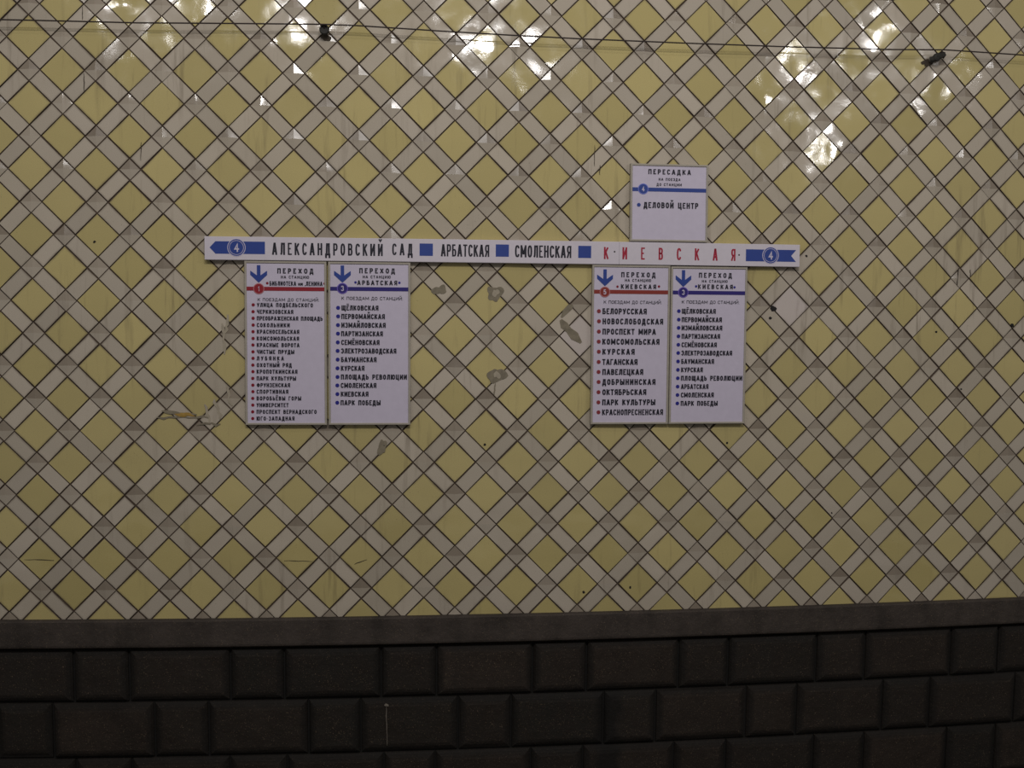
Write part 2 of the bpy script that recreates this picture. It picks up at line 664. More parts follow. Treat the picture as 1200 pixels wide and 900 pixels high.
C1 = [-3.13, -2.85, -2.34, -2.062, -1.552, -1.278, -.781, -.493, .012, .301, .802, 1.078, 1.578, 1.861, 2.372, 2.661, 3.16, 3.44]
C2 = [-3.51, -3.23, -2.73, -2.45, -1.939, -1.665, -1.156, -.886, -.38, -.099, .397, .682, 1.185, 1.473, 1.975, 2.258, 2.781, 3.06, 3.56]
C3 = [-3.13, -2.85, -2.339, -2.058, -1.559, -1.266, -.767, -.499, .007, .289, .787, 1.078, 1.58, 1.876, 2.373, 2.676, 3.17, 3.45]
COURSES = [(-1.607, -1.888, C1), (-1.888, -2.183, C2), (-2.183, -2.475, C3), (-2.475, -2.695, C2)]
RB = random.Random(5)
for js in (C1, C2, C3):                                       # carry the long and short stretchers on past the frame
    while js[0] > X0W + 0.3:
        js.insert(0, js[0] - (0.51 if js[1] - js[0] < 0.4 else 0.28))
    while js[-1] < X1W - 0.3:
        js.append(js[-1] + (0.51 if js[-1] - js[-2] < 0.4 else 0.28))
    js[0], js[-1] = max(js[0], X0W + 0.01), min(js[-1], X1W - 0.01)
for zt, zb, js in COURSES:
    for a, b in zip(js, js[1:]):
        if b - a < 0.06:
            continue
        g = 0.0035
        bm = bmesh.new()
        poly = [(a + g, zb + g), (b - g, zb + g), (b - g, zt - g), (a + g, zt - g)]
        dz = RB.gauss(0, 0.0015)
        tl = RB.gauss(0, 0.0015)
        hs = [(0.0, -0.004), (0.003, 0.004), (0.012, 0.012 + dz), (0.026, 0.018 + dz), (0.044, 0.0215 + dz)]
        rings = []
        for d, h in hs:
            pp = inset(poly, d) if d else poly
            rings.append([bm.verts.new(S(x, z, h + (tl if i in (0, 1) else -tl) * (d > 0.004))) for i, (x, z) in enumerate(pp)])
        for A, B in zip(rings, rings[1:]):
            for i in range(4):
                j = (i + 1) % 4
                bm.faces.new((A[i], A[j], B[j], B[i]))
        bm.faces.new(rings[-1])
        me = bake_mesh(bm, 'stone_block', [M_BLK], RB.random())
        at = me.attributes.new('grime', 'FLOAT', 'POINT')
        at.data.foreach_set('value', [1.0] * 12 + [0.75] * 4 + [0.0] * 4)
        for pg in me.polygons:
            pg.use_smooth = False
        o = bpy.data.objects.new('stone_block', me)
        COL.objects.link(o)
        o.parent = plinth

# track bed at the foot of the wall (below the frame)
bm = bmesh.new()
prism(bm, [(X0W, -7.2), (X1W, -7.2), (X1W, 0.7), (X0W, 0.7)], -0.2, 0.0)
flo = make('floor', bm, M_FLR)
flo['kind'] = 'structure'
flo['label'] = 'dark track bed at the foot of the plinth'

# ------------------------------------------------------------------ marks on the wall: glue, smears, cracks, drill holes
RM = random.Random(21)
OFF_T = 0.0012


def blob(name, x, z, rx, rz, mat, wob=0.3, n=26, rot=0.0, off=OFF_T + 0.0012, parent=wall, hole=False):
    bm = bmesh.new()
    ph = [RM.uniform(0, 6.28) for _ in range(5)]
    am = [RM.uniform(0.3, 1) * wob / (k + 1) for k in range(5)]
    pts = []
    for i in range(n):
        t = 2 * PI * i / n
        r = 1 + sum(am[k] * math.sin((k + 2) * t + ph[k]) for k in range(5)) + RM.uniform(-.05, .05)
        a, b = rx * r * math.cos(t), rz * r * math.sin(t)
        pts.append((x + a * math.cos(rot) - b * math.sin(rot), z + a * math.sin(rot) + b * math.cos(rot)))
    top = [bm.verts.new(S(a, b, off)) for a, b in pts]
    low = [bm.verts.new(S(x + (a - x) * 1.02, z + (b - z) * 1.02, -0.004)) for a, b in pts]
    cen = bm.verts.new(S(x, z, off + 0.0006))
    for i in range(n):
        j = (i + 1) % n
        bm.faces.new((low[i], low[j], top[j], top[i]))
        bm.faces.new((top[i], top[j], cen))
    o = make(name, bm, mat, parent)
    return o


def streak(name, pts, w, mat, off=OFF_T + 0.0006, parent=wall):
    bm = bmesh.new()
    L = []
    for i, (x, z) in enumerate(pts):
        a = Vector(pts[max(0, i - 1)])
        b = Vector(pts[min(len(pts) - 1, i + 1)])
        d = (b - a).normalized()
        nx, nz = -d.y, d.x
        ww = w * RM.uniform(0.6, 1.2) * (0.35 if i in (0, len(pts) - 1) else 1)
        L.append([bm.verts.new(S(x + nx * ww / 2, z + nz * ww / 2, off)), bm.verts.new(S(x - nx * ww / 2, z - nz * ww / 2, off)),
                  bm.verts.new(S(x - nx * ww / 2, z - nz * ww / 2, off - 0.004)), bm.verts.new(S(x + nx * ww / 2, z + nz * ww / 2, off - 0.004))])
    for A, B in zip(L, L[1:]):
        for k in range(4):
            q = (k + 1) % 4
            bm.faces.new((A[k], A[q], B[q], B[k]))
    bm.faces.new(L[0])
    bm.faces.new(L[-1][::-1])
    bmesh.ops.recalc_face_normals(bm, faces=bm.faces)
    return make(name, bm, mat, parent)


def wob_line(x0, z0, x1, z1, n=7, a=0.003):
    return [(x0 + (x1 - x0) * i / n + RM.uniform(-a, a), z0 + (z1 - z0) * i / n + RM.uniform(-a, a)) for i in range(n + 1)]


for x, z, rx, rz in ((-0.483, 0.230, 0.031, 0.026), (-0.200, 0.215, 0.036, 0.042), (-0.188, -0.206, 0.042, 0.040), (-0.775, -0.575, 0.020, 0.040)):
    blob('glue_residue', x, z, rx, rz, M_RES, 0.35)
for x, z, rx, rz in ((-0.196, 0.218, 0.016, 0.020), (-0.186, -0.203, 0.018, 0.017)):
    blob('glue_residue', x, z, rx, rz, M_SME, 0.3, off=OFF_T + 0.0022)
streak('glue_run', wob_line(-0.196, -0.245, -0.200, -0.31, 5), 0.006, M_RES)
# smears of mortar round the pale replacement tile at the right hand group of signs
streak('mortar_smear', [(0.142, 0.083), (0.16, 0.055), (0.185, 0.03), (0.215, 0.0), (0.25, -0.035)], 0.042, M_RES)
streak('mortar_smear', [(0.145, 0.095), (0.165, 0.125), (0.19, 0.15), (0.205, 0.158)], 0.026, M_RES)
# ghost of a sign taken down left of the first panel: chipped clay and smears
blob('chipped_glaze', -1.765, -0.408, 0.040, 0.011, M_ORA, 0.5, rot=-0.15, off=OFF_T + 0.002)
blob('chipped_glaze', -1.80, -0.400, 0.062, 0.011, M_RES, 0.4, rot=-0.1)
streak('mortar_smear', wob_line(-1.905, -0.425, -1.640, -0.420, 8, 0.006), 0.012, M_RES)
streak('mortar_smear', wob_line(-1.700, -0.455, -1.585, -0.455, 6, 0.008), 0.012, M_RES)
for a in ((-1.62, -0.33, -1.585, -0.43), (-1.56, -0.26, -1.53, -0.36), (-1.66, -0.36, -1.64, -0.45), (-1.575, 0.05, -1.56, -0.10), (-1.545, 0.10, -1.555, 0.0)):
    streak('plaster_smear', wob_line(*a, 6, 0.006), 0.015, M_SME)
# cracks across tiles
for a in ((-2.575, -1.146, -2.425, -1.149), (-1.274, -1.160, -1.131, -1.164), (-2.241, 1.610, -2.243, 1.545), (-2.238, 1.285, -2.239, 1.195),
          (-0.918, -1.180, -0.850, -1.158), (-1.963, 0.95, -1.966, 0.86), (2.33, 0.38, 2.325, 0.28), (2.40, 0.37, 2.403, 0.33), (0.31, 0.98, 0.312, 0.87), (0.34, 0.88, 0.338, 0.83)):
    streak('crack', wob_line(*a, 6, 0.0018), 0.0035, M_CRK)
# drill holes and knocks
for x, z, r in ((-0.248, -0.563, .006), (1.042, -0.563, .006), (1.458, 0.430, .006), (-0.765, -0.566, .006), (2.663, 0.071, .010), (2.211, 0.032, .006),
                (-2.197, 0.455, .006), (2.37, -0.28, .005), (1.64, -0.95, .004), (0.28, -1.35, .007), (0.53, -1.33, .006), (1.28, 0.15, .016), (1.265, 0.10, .008)):
    blob('drill_hole', x, z, r, r, M_HOL, 0.2, 12)
streak('paint_drip', wob_line(-0.753, -1.927, -0.750, -2.14, 8, 0.002), 0.004, M_PNT, off=0.0235, parent=plinth)
blob('paint_drip', -0.753, -1.925, 0.010, 0.006, M_PNT, 0.3, 14, off=0.0245, parent=plinth)


# ------------------------------------------------------------------ signs
# drawn letters: centre lines in a unit box, rounded corners given as (x, y, r)
R4 = 0.42


def GL():
    loop = [(0, 0, .5), (1, 0, .5), (1, 1, .5), (0, 1, .5)]
    g = {
        'А': (1.08, [[(0, 0), (.44, 1)], [(1, 0), (.56, 1)], [(.2, .26), (.8, .26)]]),
        'Б': (.95, [[(.95, 1), (0, 1), (0, 0), (1, 0, R4), (1, .56, R4), (0, .56)]]),
        'В': (.97, [[(0, .53), (0, 1), (.93, 1, R4), (.93, .53, R4), (0, .53)], [(0, .53), (1, .53, R4), (1, 0, R4), (0, 0), (0, .53)]]),
        'Г': (.80, [[(1, 1), (0, 1), (0, 0)]]),
        'Д': (1.12, [[(0, -.22), (0, 0), (1, 0), (1, -.22)], [(.16, 0), (.28, 1), (.84, 1), (.84, 0)]]),
        'Е': (.84, [[(1, 1), (0, 1), (0, 0), (1, 0)], [(0, .52), (.88, .52)]]),
        'Ж': (1.45, [[(.5, 0), (.5, 1)], [(0, 1), (.5, .5), (1, 1)], [(0, 0), (.5, .5), (1, 0)]]),
        'З': (.90, [[(0, .80), (0, 1, R4), (.95, 1, R4), (.95, .53, R4), (.4, .53)], [(.4, .53), (1, .53, R4), (1, 0, R4), (0, 0, R4), (0, .20)]]),
        'И': (1.04, [[(0, 1), (0, 0)], [(1, 1), (1, 0)], [(0.04, .08), (.96, .92)]]),
        'К': (1.0, [[(0, 0), (0, 1)], [(1, 1), (.08, .45)], [(.35, .60), (1, 0)]]),
        'Л': (1.05, [[(0, 0), (.2, 0, .2), (.3, 1), (1, 1), (1, 0)]]),
        'М': (1.3, [[(0, 0), (0, 1)], [(1, 1), (1, 0)], [(.04, .95), (.5, .2)], [(.96, .95), (.5, .2)]]),
        'Н': (1.0, [[(0, 0), (0, 1)], [(1, 0), (1, 1)], [(0, .52), (1, .52)]]),
        'О': (1.0, [loop + ['c']]),
        'П': (1.0, [[(0, 0), (0, 1), (1, 1), (1, 0)]]),
        'Р': (.95, [[(0, 0), (0, 1), (1, 1, R4), (1, .44, R4), (0, .44)]]),
        'С': (.97, [[(1, .77), (1, 1, .5), (0, 1, .5), (0, 0, .5), (1, 0, .5), (1, .23)]]),
        'Т': (.92, [[(0, 1), (1, 1)], [(.5, 1), (.5, 0)]]),
        'У': (1.0, [[(0, 1), (.52, .33)], [(1, 1), (.42, 0, .15), (.08, 0)]]),
        'Ф': (1.3, [[(.5, 0), (.5, 1)], [(0, .2, .4), (1, .2, .4), (1, .84, .4), (0, .84, .4), 'c']]),
        'Х': (1.05, [[(0, 0), (1, 1)], [(0, 1), (1, 0)]]),
        'Ц': (1.08, [[(0, 1), (0, 0), (1, 0), (1, -.22)], [(.86, 1), (.86, 0)]]),
        'Ч': (.97, [[(0, 1), (0, .43, R4), (1, .43)], [(1, 1), (1, 0)]]),
        'Ш': (1.35, [[(0, 1), (0, 0), (1, 0), (1, 1)], [(.5, 1), (.5, 0)]]),
        'Щ': (1.42, [[(0, 1), (0, 0), (1, 0), (1, -.22)], [(.47, 1), (.47, 0)], [(.92, 1), (.92, 0)]]),
        'Ы': (1.32, [[(0, 1), (0, 0), (.64, 0, .3), (.64, .55, .3), (0, .55)], [(1, 1), (1, 0)]]),
        'Ь': (.92, [[(0, 1), (0, 0), (1, 0, R4), (1, .56, R4), (0, .56)]]),
        'Э': (.97, [[(0, .77), (0, 1, .5), (1, 1, .5), (1, 0, .5), (0, 0, .5), (0, .23)], [(.4, .5), (1, .5)]]),
        'Ю': (1.4, [[(0, 0), (0, 1)], [(0, .5), (.36, .5)], [(.36, 0, .32), (1, 0, .32), (1, 1, .32), (.36, 1, .32), 'c']]),
        'Я': (.97, [[(1, 0), (1, 1), (0, 1, R4), (0, .44, R4), (1, .44)], [(.45, .44), (0, 0)]]),
        '1': (.60, [[(0, .72), (.8, 1), (.8, 0)]]),
        '4': (1.0, [[(.72, 0), (.72, 1), (0, .30), (1, .30)]]),
        '5': (.95, [[(.95, 1), (.12, 1), (.05, .56), (1, .62, R4), (1, 0, R4), (0, 0, R4), (0, .2)]]),
        '-': (.50, [[(0, .42), (1, .42)]]),
        '.': (.22, [[(.5, -.02), (.5, .05)]]),
        ':': (.22, [[(.5, 0), (.5, .05)], [(.5, .62), (.5, .67)]]),
    }
    g['3'] = g['З']
    g['Ё'] = (g['Е'][0], g['Е'][1] + [[(.10, 1.26), (.22, 1.26)], [(.78, 1.26), (.90, 1.26)]])
    g['Й'] = (g['И'][0], g['И'][1] + [[(.22, 1.36), (.5, 1.22), (.78, 1.36)]])
    for lc, uc in (('и', 'И'), ('м', 'М')):
        g[lc] = (g[uc][0] * .85, [[(a, b * .74) for a, b in s] for s in g[uc][1]])
    return g


GLYPHS = GL()


def rounded(pts):
    closed = pts[-1] == 'c'
    if closed:
        pts = pts[:-1]
    n = len(pts)
    out = []
    for i, p in enumerate(pts):
        if len(p) == 3 and (closed or 0 < i < n - 1):
            a, b = Vector(pts[i - 1][:2]), Vector(pts[(i + 1) % n][:2])
            c = Vector(p[:2])
            da, db = (a - c), (b - c)
            q0 = c + da.normalized() * min(p[2], da.length * .5 if len(pts[i - 1]) == 3 else da.length)
            q2 = c + db.normalized() * min(p[2], db.length * .5 if len(pts[(i + 1) % n]) == 3 else db.length)
            for k in range(5):
                t = k / 4
                # between a circle and a square: the corner pulls a little harder than an arc
                v = q0 * (1 - t) ** 2 + c * 2 * t * (1 - t) + q2 * t * t
                if not out or (v - out[-1]).length > 1e-4:
                    out.append(v)
        else:
            v = Vector(p[:2])
            if not out or (v - out[-1]).length > 1e-4:
                out.append(v)
    if closed and (out[0] - out[-1]).length < 1e-4:
        out.pop()
    return out, closed


def stroke(bm, pts, closed, t, fn):
    """a flat ribbon of width t along pts, mitred"""
    n = len(pts)
    L, R = [], []
    for i in range(n):
        a = pts[i - 1] if (i > 0 or closed) else None
        b = pts[(i + 1) % n] if (i < n - 1 or closed) else None
        p = pts[i]
        d1 = (p - a).normalized() if a is not None else None
        d2 = (b - p).normalized() if b is not None else None
        if d1 is None:
            d1 = d2
        if d2 is None:
            d2 = d1
        n1 = Vector((-d1.y, d1.x))
        n2 = Vector((-d2.y, d2.x))
        m = n1 + n2
        if m.length < 0.2:
            m = n1.copy()
        m.normalize()
        k = min(1 / max(0.25, m.dot(n1)), 1.75) * t / 2
        L.append(p + m * k)
        R.append(p - m * k)
    lv = [bm.verts.new(fn(v.x, v.y)) for v in L]
    rv = [bm.verts.new(fn(v.x, v.y)) for v in R]
    for i in range(n if closed else n - 1):
        j = (i + 1) % n
        bm.faces.new((lv[i], rv[i], rv[j], lv[j]))


def lettering(parent, text, x0, x1, zb, h, mat, off, wb=0.60, t=0.23, min_gap=0.11):
    """one line of print between x0 and x1: letters of width wb*h and stroke t*h, spaced to fill the line"""
    sp = 0.42
    ws = [sp * h if c == ' ' else GLYPHS[c][0] * wb * h for c in text]
    D = x1 - x0
    gaps = len(text) - 1
    gp = (D - sum(ws)) / max(1, gaps)
    if gaps and gp < min_gap * h:
        gp = min_gap * h
        f = (D - gp * gaps) / sum(ws)
        ws = [w * f for w in ws]
    if not gaps:
        ws = [D]
    bm = bmesh.new()
    x = x0
    k = 0
    words = []
    for c, w in zip(text, ws):
        if c != ' ':
            T = min(t * h, w * 0.37) if c not in '.:' else t * h
            for s in GLYPHS[c][1]:
                pts, closed = rounded(s)
                if len(pts) < 2:
                    continue
                mp = []
                for v in pts:
                    yy = v.y
                    z = T / 2 + yy * (h - T) if 0 <= yy <= 1 else (yy * h + T / 2 if yy < 0 else h + (yy - 1) * h * .85 + T * .1)
                    mp.append(Vector((x + T / 2 + v.x * (w - T), zb + z)))
                # open ends run out to the edge of the letter
                if not closed:
                    for e, q in ((0, 1), (-1, -2)):
                        d = (mp[e] - mp[q]).normalized()
                        v = pts[e]
                        if v.y > 1.1:
                            kx = 0.5
                        elif abs(d.x) < .3:
                            kx = 0.5 if v.y <= 0.001 or v.y >= 0.999 else 0.0
                        elif abs(d.y) < .3:
                            kx = 0.5 if v.x <= 0.001 or v.x >= 0.999 else 0.0
                        else:
                            kx = 0.25
                        mp[e] = mp[e] + d * T * kx
                o2 = off
                stroke(bm, mp, closed, T * (0.8 if pts[0].y > 1.1 else 1), lambda a, b, o2=o2: S(a, b, o2))
                k += 1
        else:                                                 # each word is a print of its own
            words.append(bm)
            bm = bmesh.new()
        x += w + gp
    for b in words + [bm]:
        bmesh.ops.remove_doubles(b, verts=b.verts, dist=1e-5)
        o = make('lettering', b, mat, parent)
    return o


def flat(parent, name, poly, mat, off, thick=0.0006):
    bm = bmesh.new()
    prism(bm, poly, -thick, 0.0, 0, fn=lambda a, b, h: S(a, b, off + h))
    return make(name, bm, mat, parent)


def circle(x, z, r, n=28):
    return [(x + r * math.cos(2 * PI * i / n), z + r * math.sin(2 * PI * i / n)) for i in range(n)]


def ring(parent, name, x, z, r0, r1, mat, off):
    bm = bmesh.new()
    n = 36
    P = circle(x, z, r0, n)
    Q = circle(x, z, r1, n)
    a = [bm.verts.new(S(*p, off)) for p in P]
    b = [bm.verts.new(S(*p, off)) for p in Q]
    for i in range(n):
        j = (i + 1) % n
        bm.faces.new((a[i], a[j], b[j], b[i]))
    return make(name, bm, mat, parent)


def board(parent, name, x0, x1, z0, z1, o0, o1, mat, nx=1, bev=0.0015):
    """a thin board that follows the wall, in nx lengths"""
    bm = bmesh.new()
    cols = []
    for i in range(nx + 1):
        x = x0 + (x1 - x0) * i / nx
        cols.append([bm.verts.new(S(x, z, o)) for z, o in ((z0, o0), (z0, o1 - bev), (z0 + bev, o1), (z1 - bev, o1), (z1, o1 - bev), (z1, o0))])
    for A, B in zip(cols, cols[1:]):
        for k in range(6):
            q = (k + 1) % 6
            bm.faces.new((A[k], B[k], B[q], A[q]))
    bm.faces.new(cols[0][::-1])
    bm.faces.new(cols[-1])
    bmesh.ops.recalc_face_normals(bm, faces=bm.faces)
    return make(name, bm, mat, parent)


def frame_bars(parent, x0, x1, z0, z1, w, o0, o1):
    """four mitred aluminium bars, one mesh each"""
    out = [(x0, z0), (x1, z0), (x1, z1), (x0, z1)]
    inn = [(x0 + w, z0 + w), (x1 - w, z0 + w), (x1 - w, z1 - w), (x0 + w, z1 - w)]
    for i in range(4):
        j = (i + 1) % 4
        bm = bmesh.new()
        b = 0.002

        def mid(p, q, t):
            return (p[0] + (q[0] - p[0]) * t, p[1] + (q[1] - p[1]) * t)
        sec = []
        for k in (i, j):
            p, q = out[k], inn[k]
            sec.append([bm.verts.new(S(*p, o0)), bm.verts.new(S(*p, o1 - b)), bm.verts.new(S(*mid(p, q, .2), o1)),
                        bm.verts.new(S(*mid(p, q, .8), o1)), bm.verts.new(S(*q, o1 - b)), bm.verts.new(S(*q, o0))])
        A, B = sec
        for k in range(6):
            q = (k + 1) % 6
            bm.faces.new((A[k], A[q], B[q], B[k]))
        bm.faces.new(A[::-1])
        bm.faces.new(B)
        bmesh.ops.recalc_face_normals(bm, faces=bm.faces)
        make('frame_bar', bm, M_FRM, parent)


BK, FC = 0.0035, 0.028          # back and face of the boards above the tiles


def numeral(parent, ch, x, z, h, w, off):
    return lettering(parent, ch, x - w / 2, x + w / 2, z - h / 2, h, M_SGN, off, 0.6, 0.17)


def arrow_down(parent, x, ztop, ztip, half, stem_w, mat, off):
    zw = ztop - 0.027
    s = stem_w / 2
    t = 0.021
    # stem runs into the V of the head
    poly = [(x - half, zw), (x - half, zw - t), (x, ztip), (x + half, zw - t), (x + half, zw), (x + s, zw - half + s + 0.002),
            (x + s, ztop), (x - s, ztop), (x - s, zw - half + s + 0.002)]
    bm = bmesh.new()
    # left barb, right barb, stem: three convex faces of one print
    L = [(x - half, zw), (x - half, zw - t), (x, ztip), (x, ztip + 0.030)]
    R = [(x + half, zw - t), (x + half, zw), (x, ztip + 0.030), (x, ztip)]
    T = [(x - s, ztip + 0.018), (x + s, ztip + 0.018), (x + s, ztop), (x - s, ztop)]
    for k, P in enumerate((L, R, T)):
        face(bm, [S(a, b, off + 0.00008 * k) for a, b in P])
    return make('arrow', bm, mat, parent)


def transfer_sign(label, x0, x1, z0, z1, heads, rows, stripe, ringm, discm, dotm, hd_dot, num, disc, band_z, dots, arrow, dot_r, colour_txt, frame_w=0.0105):
    t = thing('transfer_sign', label, 'sign', (x0 + x1) / 2, z0, BK, 'transfer panels around the route strip')
    board(t, 'panel', x0 + 0.004, x1 - 0.004, z0 + 0.004, z1 - 0.004, BK + 0.002, FC - 0.0035, M_SGN)
    frame_bars(t, x0, x1, z0, z1, frame_w, BK, FC + 0.001)
    F = FC - 0.0035
    zc, hw = band_z
    xi0, xi1 = x0 + frame_w - 0.001, x1 - frame_w + 0.001
    flat(t, 'line_stripe', [(xi0, zc - hw), (xi1, zc - hw), (xi1, zc + hw), (xi0, zc + hw)], stripe, F + 0.0006)
    d = flat(t, 'line_disc', circle(disc[0], disc[1], 0.0275), ringm, F + 0.0012)
    ring(d, 'disc_face', disc[0], disc[1], 0.0001, 0.0235, discm, F + 0.0016)
    numeral(d, num, disc[0], disc[1], 0.026, 0.008 if num == '1' else 0.014, F + 0.0021)
    if arrow:
        arrow_down(t, disc[0], arrow[0], arrow[1], 0.0415, 0.0175, M_BLU, F + 0.0010)
    for i, (s, a, b, zb, h) in enumerate(heads):
        thin = s.startswith('К ПО')
        small = s.startswith('НА ') or s.startswith('ДО ')
        lettering(t, s, a, b, zb, h * (1.32 if s == 'им' else 1), M_TXT, F + 0.0009, 0.82 if thin else 0.72 if small else 0.66,
                  0.14 if thin else 0.20 if small else 0.225)
    for a, b in dots:
        flat(t, 'bullet', circle(a, b, 0.0062, 14), hd_dot, F + 0.0009)
    for r in rows:
        s, a, b, zb, h, dx = r
        lettering(t, s, a, b, zb, h, M_TXT, F + 0.0009, 0.60, 0.225)
        flat(t, 'bullet', circle(dx, zb + h / 2, dot_r, 16), dotm, F + 0.0009)
    return t


ROWS_A = [
    ('УЛИЦА ПОДБЕЛЬСКОГО', -1.396, -1.118, 0.137, 0.0205, -1.414),
    ('ЧЕРКИЗОВСКАЯ', -1.396, -1.216, 0.103, 0.0205, -1.415),
    ('ПРЕОБРАЖЕНСКАЯ ПЛОЩАДЬ', -1.397, -1.07, 0.07, 0.0205, -1.415),
    ('СОКОЛЬНИКИ', -1.397, -1.234, 0.036, 0.0205, -1.415),
    ('КРАСНОСЕЛЬСКАЯ', -1.397, -1.187, 0.003, 0.0205, -1.416),
    ('КОМСОМОЛЬСКАЯ', -1.398, -1.188, -0.031, 0.0205, -1.416),
    ('КРАСНЫЕ ВОРОТА', -1.398, -1.186, -0.064, 0.0206, -1.417),
    ('ЧИСТЫЕ ПРУДЫ', -1.398, -1.212, -0.098, 0.0206, -1.417),
    ('ЛУБЯНКА', -1.399, -1.264, -0.131, 0.0206, -1.417),
    ('ОХОТНЫЙ РЯД', -1.399, -1.225, -0.165, 0.0206, -1.418),
    ('КРОПОТКИНСКАЯ', -1.4, -1.197, -0.198, 0.0206, -1.418),
    ('ПАРК КУЛЬТУРЫ', -1.4, -1.204, -0.232, 0.0206, -1.419),
    ('ФРУНЗЕНСКАЯ', -1.4, -1.234, -0.266, 0.0206, -1.419),
    ('СПОРТИВНАЯ', -1.401, -1.243, -0.299, 0.0207, -1.419),
    ('ВОРОБЬЁВЫ ГОРЫ', -1.401, -1.179, -0.333, 0.0207, -1.42),
    ('УНИВЕРСИТЕТ', -1.402, -1.242, -0.367, 0.0207, -1.42),
    ('ПРОСПЕКТ ВЕРНАДСКОГО', -1.402, -1.102, -0.401, 0.0207, -1.421),
    ('ЮГО-ЗАПАДНАЯ', -1.402, -1.213, -0.435, 0.0207, -1.421),
]
ROWS_B = [
    ('ЩЁЛКОВСКАЯ', -0.976, -0.791, 0.123, 0.0253, -0.993),
    ('ПЕРВОМАЙСКАЯ', -0.977, -0.759, 0.08, 0.0253, -0.993),
    ('ИЗМАЙЛОВСКАЯ', -0.977, -0.755, 0.036, 0.0253, -0.994),
    ('ПАРТИЗАНСКАЯ', -0.978, -0.769, -0.007, 0.0254, -0.994),
    ('СЕМЁНОВСКАЯ', -0.978, -0.786, -0.051, 0.0254, -0.995),
    ('ЭЛЕКТРОЗАВОДСКАЯ', -0.979, -0.701, -0.094, 0.0254, -0.996),
    ('БАУМАНСКАЯ', -0.979, -0.801, -0.138, 0.0254, -0.996),
    ('КУРСКАЯ', -0.98, -0.862, -0.182, 0.0255, -0.997),
    ('ПЛОЩАДЬ РЕВОЛЮЦИИ', -0.98, -0.648, -0.226, 0.0255, -0.997),
    ('СМОЛЕНСКАЯ', -0.981, -0.802, -0.269, 0.0255, -0.998),
    ('КИЕВСКАЯ', -0.981, -0.842, -0.313, 0.0256, -0.998),
    ('ПАРК ПОБЕДЫ', -0.982, -0.781, -0.357, 0.0256, -0.999),
]
ROWS_C = [
    ('БЕЛОРУССКАЯ', 0.356, 0.589, 0.114, 0.0299, 0.337),
    ('НОВОСЛОБОДСКАЯ', 0.357, 0.677, 0.062, 0.0299, 0.338),
    ('ПРОСПЕКТ МИРА', 0.357, 0.639, 0.009, 0.0299, 0.338),
    ('КОМСОМОЛЬСКАЯ', 0.357, 0.659, -0.043, 0.03, 0.338),
    ('КУРСКАЯ', 0.358, 0.528, -0.095, 0.03, 0.339),
    ('ТАГАНСКАЯ', 0.358, 0.544, -0.148, 0.03, 0.339),
    ('ПАВЕЛЕЦКАЯ', 0.359, 0.575, -0.2, 0.0301, 0.339),
    ('ДОБРЫНИНСКАЯ', 0.359, 0.641, -0.252, 0.0301, 0.34),
    ('ОКТЯБРЬСКАЯ', 0.36, 0.593, -0.305, 0.0302, 0.34),
    ('ПАРК КУЛЬТУРЫ', 0.36, 0.642, -0.358, 0.0302, 0.34),
    ('КРАСНОПРЕСНЕНСКАЯ', 0.36, 0.684, -0.41, 0.0302, 0.341),
]
ROWS_D = [
    ('ЩЁЛКОВСКАЯ', 0.776, 0.958, 0.12, 0.0252, 0.76),
    ('ПЕРВОМАЙСКАЯ', 0.776, 0.992, 0.076, 0.0253, 0.76),
    ('ИЗМАЙЛОВСКАЯ', 0.776, 0.995, 0.033, 0.0253, 0.76),
    ('ПАРТИЗАНСКАЯ', 0.777, 0.984, -0.011, 0.0253, 0.76),
    ('СЕМЁНОВСКАЯ', 0.777, 0.967, -0.055, 0.0253, 0.76),
    ('ЭЛЕКТРОЗАВОДСКАЯ', 0.777, 1.051, -0.098, 0.0254, 0.76),
    ('БАУМАНСКАЯ', 0.777, 0.954, -0.142, 0.0254, 0.76),
    ('КУРСКАЯ', 0.777, 0.894, -0.186, 0.0254, 0.76),
    ('ПЛОЩАДЬ РЕВОЛЮЦИИ', 0.777, 1.109, -0.23, 0.0255, 0.76),
    ('АРБАТСКАЯ', 0.778, 0.926, -0.274, 0.0255, 0.76),
    ('СМОЛЕНСКАЯ', 0.778, 0.956, -0.318, 0.0255, 0.76),
    ('ПАРК ПОБЕДЫ', 0.778, 0.978, -0.362, 0.0255, 0.76),
]
HEAD_A = [
    ('ПЕРЕХОД', -1.294, -1.115, 0.305, 0.026),
    ('НА СТАНЦИЮ', -1.276, -1.137, 0.28, 0.0145),
    ('БИБЛИОТЕКА', -1.333, -1.201, 0.244, 0.0221),
    ('им', -1.191, -1.168, 0.245, 0.0145),
    ('.ЛЕНИНА', -1.158, -1.07, 0.244, 0.0218),
    ('К ПОЕЗДАМ ДО СТАНЦИЙ:', -1.392, -1.087, 0.166, 0.0153),
]
HEAD_B = [
    ('ПЕРЕХОД', -0.887, -0.708, 0.31, 0.0261),
    ('НА СТАНЦИЮ', -0.869, -0.73, 0.285, 0.0146),
    ('АРБАТСКАЯ', -0.897, -0.697, 0.251, 0.0236),
    ('К ПОЕЗДАМ ДО СТАНЦИЙ:', -0.976, -0.668, 0.176, 0.0159),
]
HEAD_C = [
    ('ПЕРЕХОД', 0.452, 0.633, 0.305, 0.0259),
    ('НА СТАНЦИЮ', 0.472, 0.61, 0.282, 0.0145),
    ('КИЕВСКАЯ', 0.451, 0.637, 0.245, 0.0237),
    ('К ПОЕЗДАМ ДО СТАНЦИЙ:', 0.362, 0.668, 0.168, 0.0162),
]
